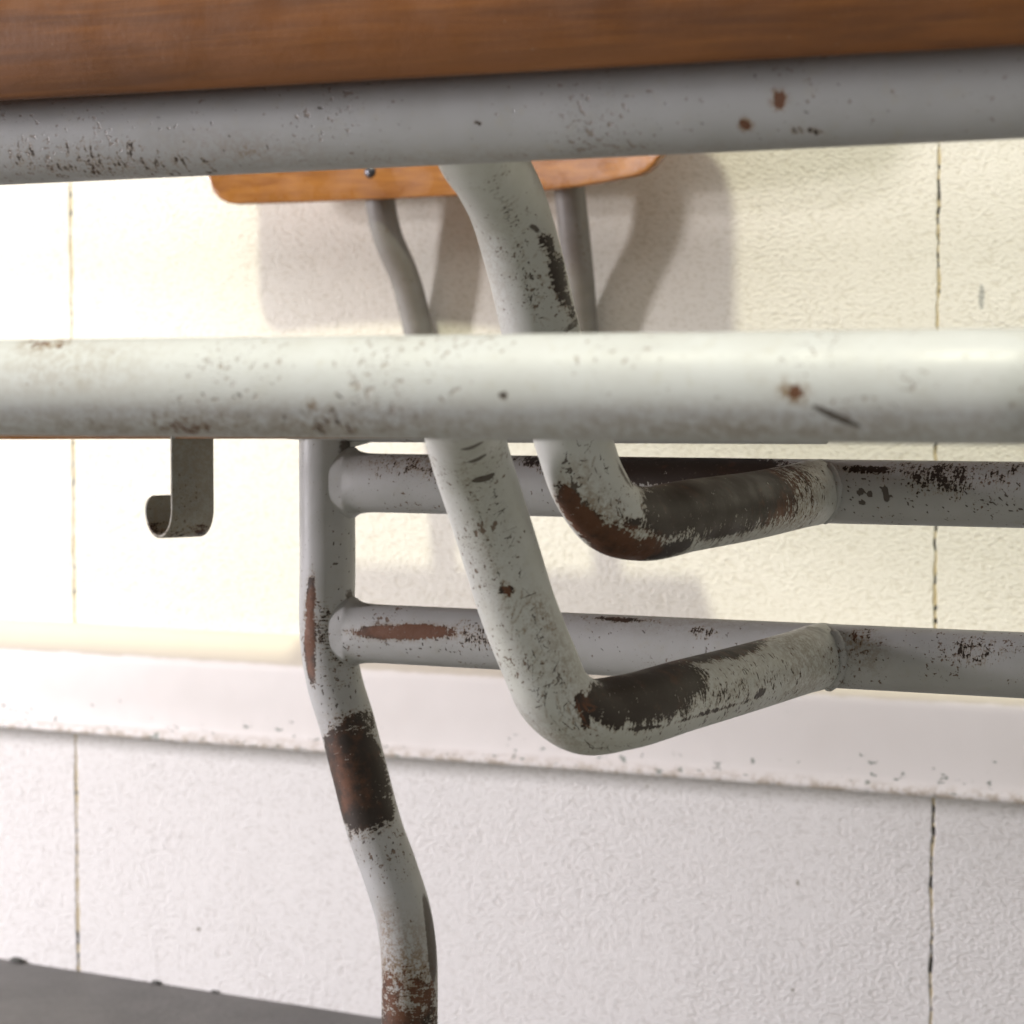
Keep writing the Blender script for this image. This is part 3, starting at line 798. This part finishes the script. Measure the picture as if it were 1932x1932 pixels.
# rear seat board, seen edge-on behind the front bar
def board_from_grid(name, fn, nu, nv, th, mat, parent):
    V = []; 
    for i in range(nu + 1):
        for j in range(nv + 1):
            V.append(fn(i / nu, j / nv))
    top = np.array(V); n = len(top)
    low = top - np.asarray(th)
    Q = []
    w = nv + 1
    for i in range(nu):
        for j in range(nv):
            a = i * w + j
            Q.append((a, a + 1, a + w + 1, a + w)); Q.append((n + a, n + a + w, n + a + w + 1, n + a + 1))
    ring = [i * w for i in range(nu + 1)] + [nu * w + j for j in range(1, nv + 1)] + [i * w + nv for i in range(nu - 1, -1, -1)] + [j for j in range(nv - 1, 0, -1)]
    for k in range(len(ring)):
        a, b = ring[k], ring[(k + 1) % len(ring)]
        Q.append((a, b, n + b, n + a))
    me = from_arrays(name, np.r_[top, low], np.array(Q))
    bm = bmesh.new(); bm.from_mesh(me); bmesh.ops.recalc_face_normals(bm, faces=bm.faces); bm.to_mesh(me); bm.free()
    o = link(name, me, mat, parent)
    me.polygons.foreach_set('use_smooth', np.full(len(me.polygons), True, bool))
    m = o.modifiers.new('edge', 'BEVEL'); m.width = .002; m.segments = 2; m.limit_method = 'ANGLE'; m.angle_limit = math.radians(50)
    return o

XB0 = at_y(390, 350, -.052)[0]; XB1 = at_y(1258, 310, -.074)[0]; XBM = (XB0 + XB1) / 2
SEAT_W = (XB1 - XB0)
Z_SEAT = CAM_H + .010
def seat_fn(u, v):
    y = -0.073 - v * 0.362
    w = (0.80 + .42 * min(v * 2.2, 1.0)) * SEAT_W / 2
    corner = 1.0 - .10 * max(0, (v - .82) / .18) ** 2
    t = 2 * u - 1
    x = XBM + .01 + t * w * corner
    z = Z_SEAT - (.0238 - .004 * u) * (max(0, v - .80) / .20) ** 1.6
    return (x, y, z)
rear_seat = board_from_grid('rear_seat', seat_fn, 30, 24, (0, 0, .010), M_BACK, chair)

# rear seat frame: cross tubes under the board, one carrying the bag hook
tube('seat_frame', None, M_PAINT_GREY, chair, True, fillet([(X_POST + .22, Y_RAIL + .010, Z_SF + .001), (X_POST, Y_RAIL, Z_SF), (X_POST - .105, Y_RAIL + .045, Z_SF + .0045)], (.03,), .002), .0095, 32)

# gusset plate at the head of the leg
a0_, b0_, c0_ = at_y(655, 800, Y_RAIL), at_y(752, 820, Y_RAIL), at_y(655, 846, Y_RAIL)
bm = bmesh.new()
fr = [bm.verts.new(Vector(p) + Vector((0, -.0015, 0))) for p in (a0_, b0_, c0_)]
bk = [bm.verts.new(Vector(p) + Vector((0, .0015, 0))) for p in (a0_, b0_, c0_)]
bm.faces.new(fr); bm.faces.new(bk[::-1])
for k in range(3): bm.faces.new((fr[k], fr[(k + 1) % 3], bk[(k + 1) % 3], bk[k]))
bm_obj('gusset', bm, M_PAINT, leg, False)

# backrest board: bowed plywood with rounded corners
Y_BACK = -0.053
zbk = at_y(826, 369, Y_BACK)[2]
H_BACK = 0.125
def back_board():
    nu, nv = 70, 26
    def fn(u, v):
        t = 2 * u - 1
        hw = SEAT_W / 2
        # superellipse-like rounded outline
        x = t * hw
        rr = .020
        dx = max(0, abs(x) - (hw - rr)); cut = rr - math.sqrt(max(rr * rr - dx * dx, 0))
        if t > 0: cut += .0085 * max(0, (t - .35) / .65) ** 2
        z0 = zbk + cut; z1 = zbk + H_BACK - cut
        y = Y_BACK + .014 * (1 - t * t) - .010 + .003 * v - .011 * t
        return (XBM + x, y, z0 + (z1 - z0) * v)
    return board_from_grid('backrest', fn, nu, nv, (0, -.0085, 0), M_BACK, chair)
backrest = back_board()
backrest['label'] = 'glossy orange-brown plywood backrest board'
for (px, py) in ((692, 323), (1026, 311)):
    p = at_y(px, py, Y_BACK + .002)
    bm = bmesh.new()
    bmesh.ops.create_uvsphere(bm, u_segments=20, v_segments=10, radius=.0042, matrix=Matrix.Translation(Vector((p[0], Y_BACK + .004 - .011 * (p[0] - XBM) / (SEAT_W / 2), p[2]))) @ Matrix.Diagonal((1, .55, 1, 1)))
    bm_obj('screw', bm, M_SCREW, backrest)

# backrest supports: thin tubes that lean towards the wall, then run forward under the seat
def support(pix, x_run):
    P = [at_y(px, py, -d) for px, py, d in pix]
    top = np.array(P[0]); top0 = top + np.array([-.001, .002, .06])
    last = P[-1]
    P = [top0] + P
    P += [np.array([last[0] + .001, -.018, CAM_H + .012]), np.array([last[0], -.050, CAM_H - .004]), np.array([last[0], -.12, CAM_H - .008]), np.array([x_run, Y_RAIL + .01, Z_SF + .001])]
    return spline(P, .0018)
sup1 = [(716, 345, .031), (718, 385, .031), (731, 445, .027), (764, 525, .019), (786, 610, .0120), (796, 670, .0105)]
sup2 = [(1070, 315, .031), (1074, 355, .031), (1084, 445, .027), (1092, 525, .019), (1098, 610, .0120), (1101, 670, .0105)]
for sp, xr in ((sup1, X_POST + .03), (sup2, X_POST + .20)):
    tube('backrest_support', None, M_STRUT, chair, True, support(sp, xr), .0093, 32)

# bag hook: a steel strap hanging from the seat frame, its foot curled round
def bag_hook():
    phi = YAW + math.radians(36)
    p = np.array([-math.sin(phi), math.cos(phi), 0]); w = np.array([math.cos(phi), math.sin(phi), 0])
    Z = 1.005
    base = at(362, 800, Z); zlow = at(362, 1014, Z)[2]
    W = 72 / F_PX * Z / math.cos(math.radians(36)) / 2
    R = .0126; th = .0016
    prof = [(0, base[2] + .004)] + [(0, base[2] - d) for d in np.linspace(.004, base[2] - zlow - R, 8)]
    cz = zlow + R
    prof += [(R - R * math.cos(a), cz - R * math.sin(a)) for a in np.linspace(.1, math.pi * 1.13, 34)]
    # offset for thickness
    pr = np.array(prof); T = np.gradient(pr, axis=0); T /= np.linalg.norm(T, axis=1)[:, None]
    Nn = np.stack([T[:, 1], -T[:, 0]], 1)
    o = pr + Nn * th / 2; q = pr - Nn * th / 2
    V = []
    for k in range(len(pr)):
        # corners of the curled end are clipped round
        fw = 1.0
        rem = len(pr) - 1 - k
        if rem < 6: fw = .62 + .38 * math.sqrt(1 - ((6 - rem) / 6.0) ** 2 * .98)
        for s_, c_ in ((-1, o), (1, o), (1, q), (-1, q)):
            xy = np.array([base[0], base[1], 0]) + p * c_[k][0] + w * s_ * W * fw
            V.append((xy[0], xy[1], c_[k][1]))
    Q = []
    for k in range(len(pr) - 1):
        for j in range(4):
            a = k * 4 + j; b = k * 4 + (j + 1) % 4
            Q.append((a, b, b + 4, a + 4))
    Q.append((0, 3, 2, 1)); e = (len(pr) - 1) * 4; Q.append((e, e + 1, e + 2, e + 3))
    me = from_arrays('bag_hook', V, np.array(Q))
    bm = bmesh.new(); bm.from_mesh(me); bmesh.ops.recalc_face_normals(bm, faces=bm.faces); bm.to_mesh(me); bm.free()
    me.color_attributes.new('wear', 'FLOAT_COLOR', 'POINT').data.foreach_set('color', np.array([c for v in me.vertices for c in ((.38 if v.co.z < cz - R * .55 else .05), .3, 0, 1)], np.float32))
    o_ = link('bag_hook', me, M_STRAP, chair)
    m = o_.modifiers.new('edge', 'BEVEL'); m.width = .0004; m.segments = 2; m.limit_method = 'ANGLE'; m.angle_limit = math.radians(50)
    return o_
bag_hook()
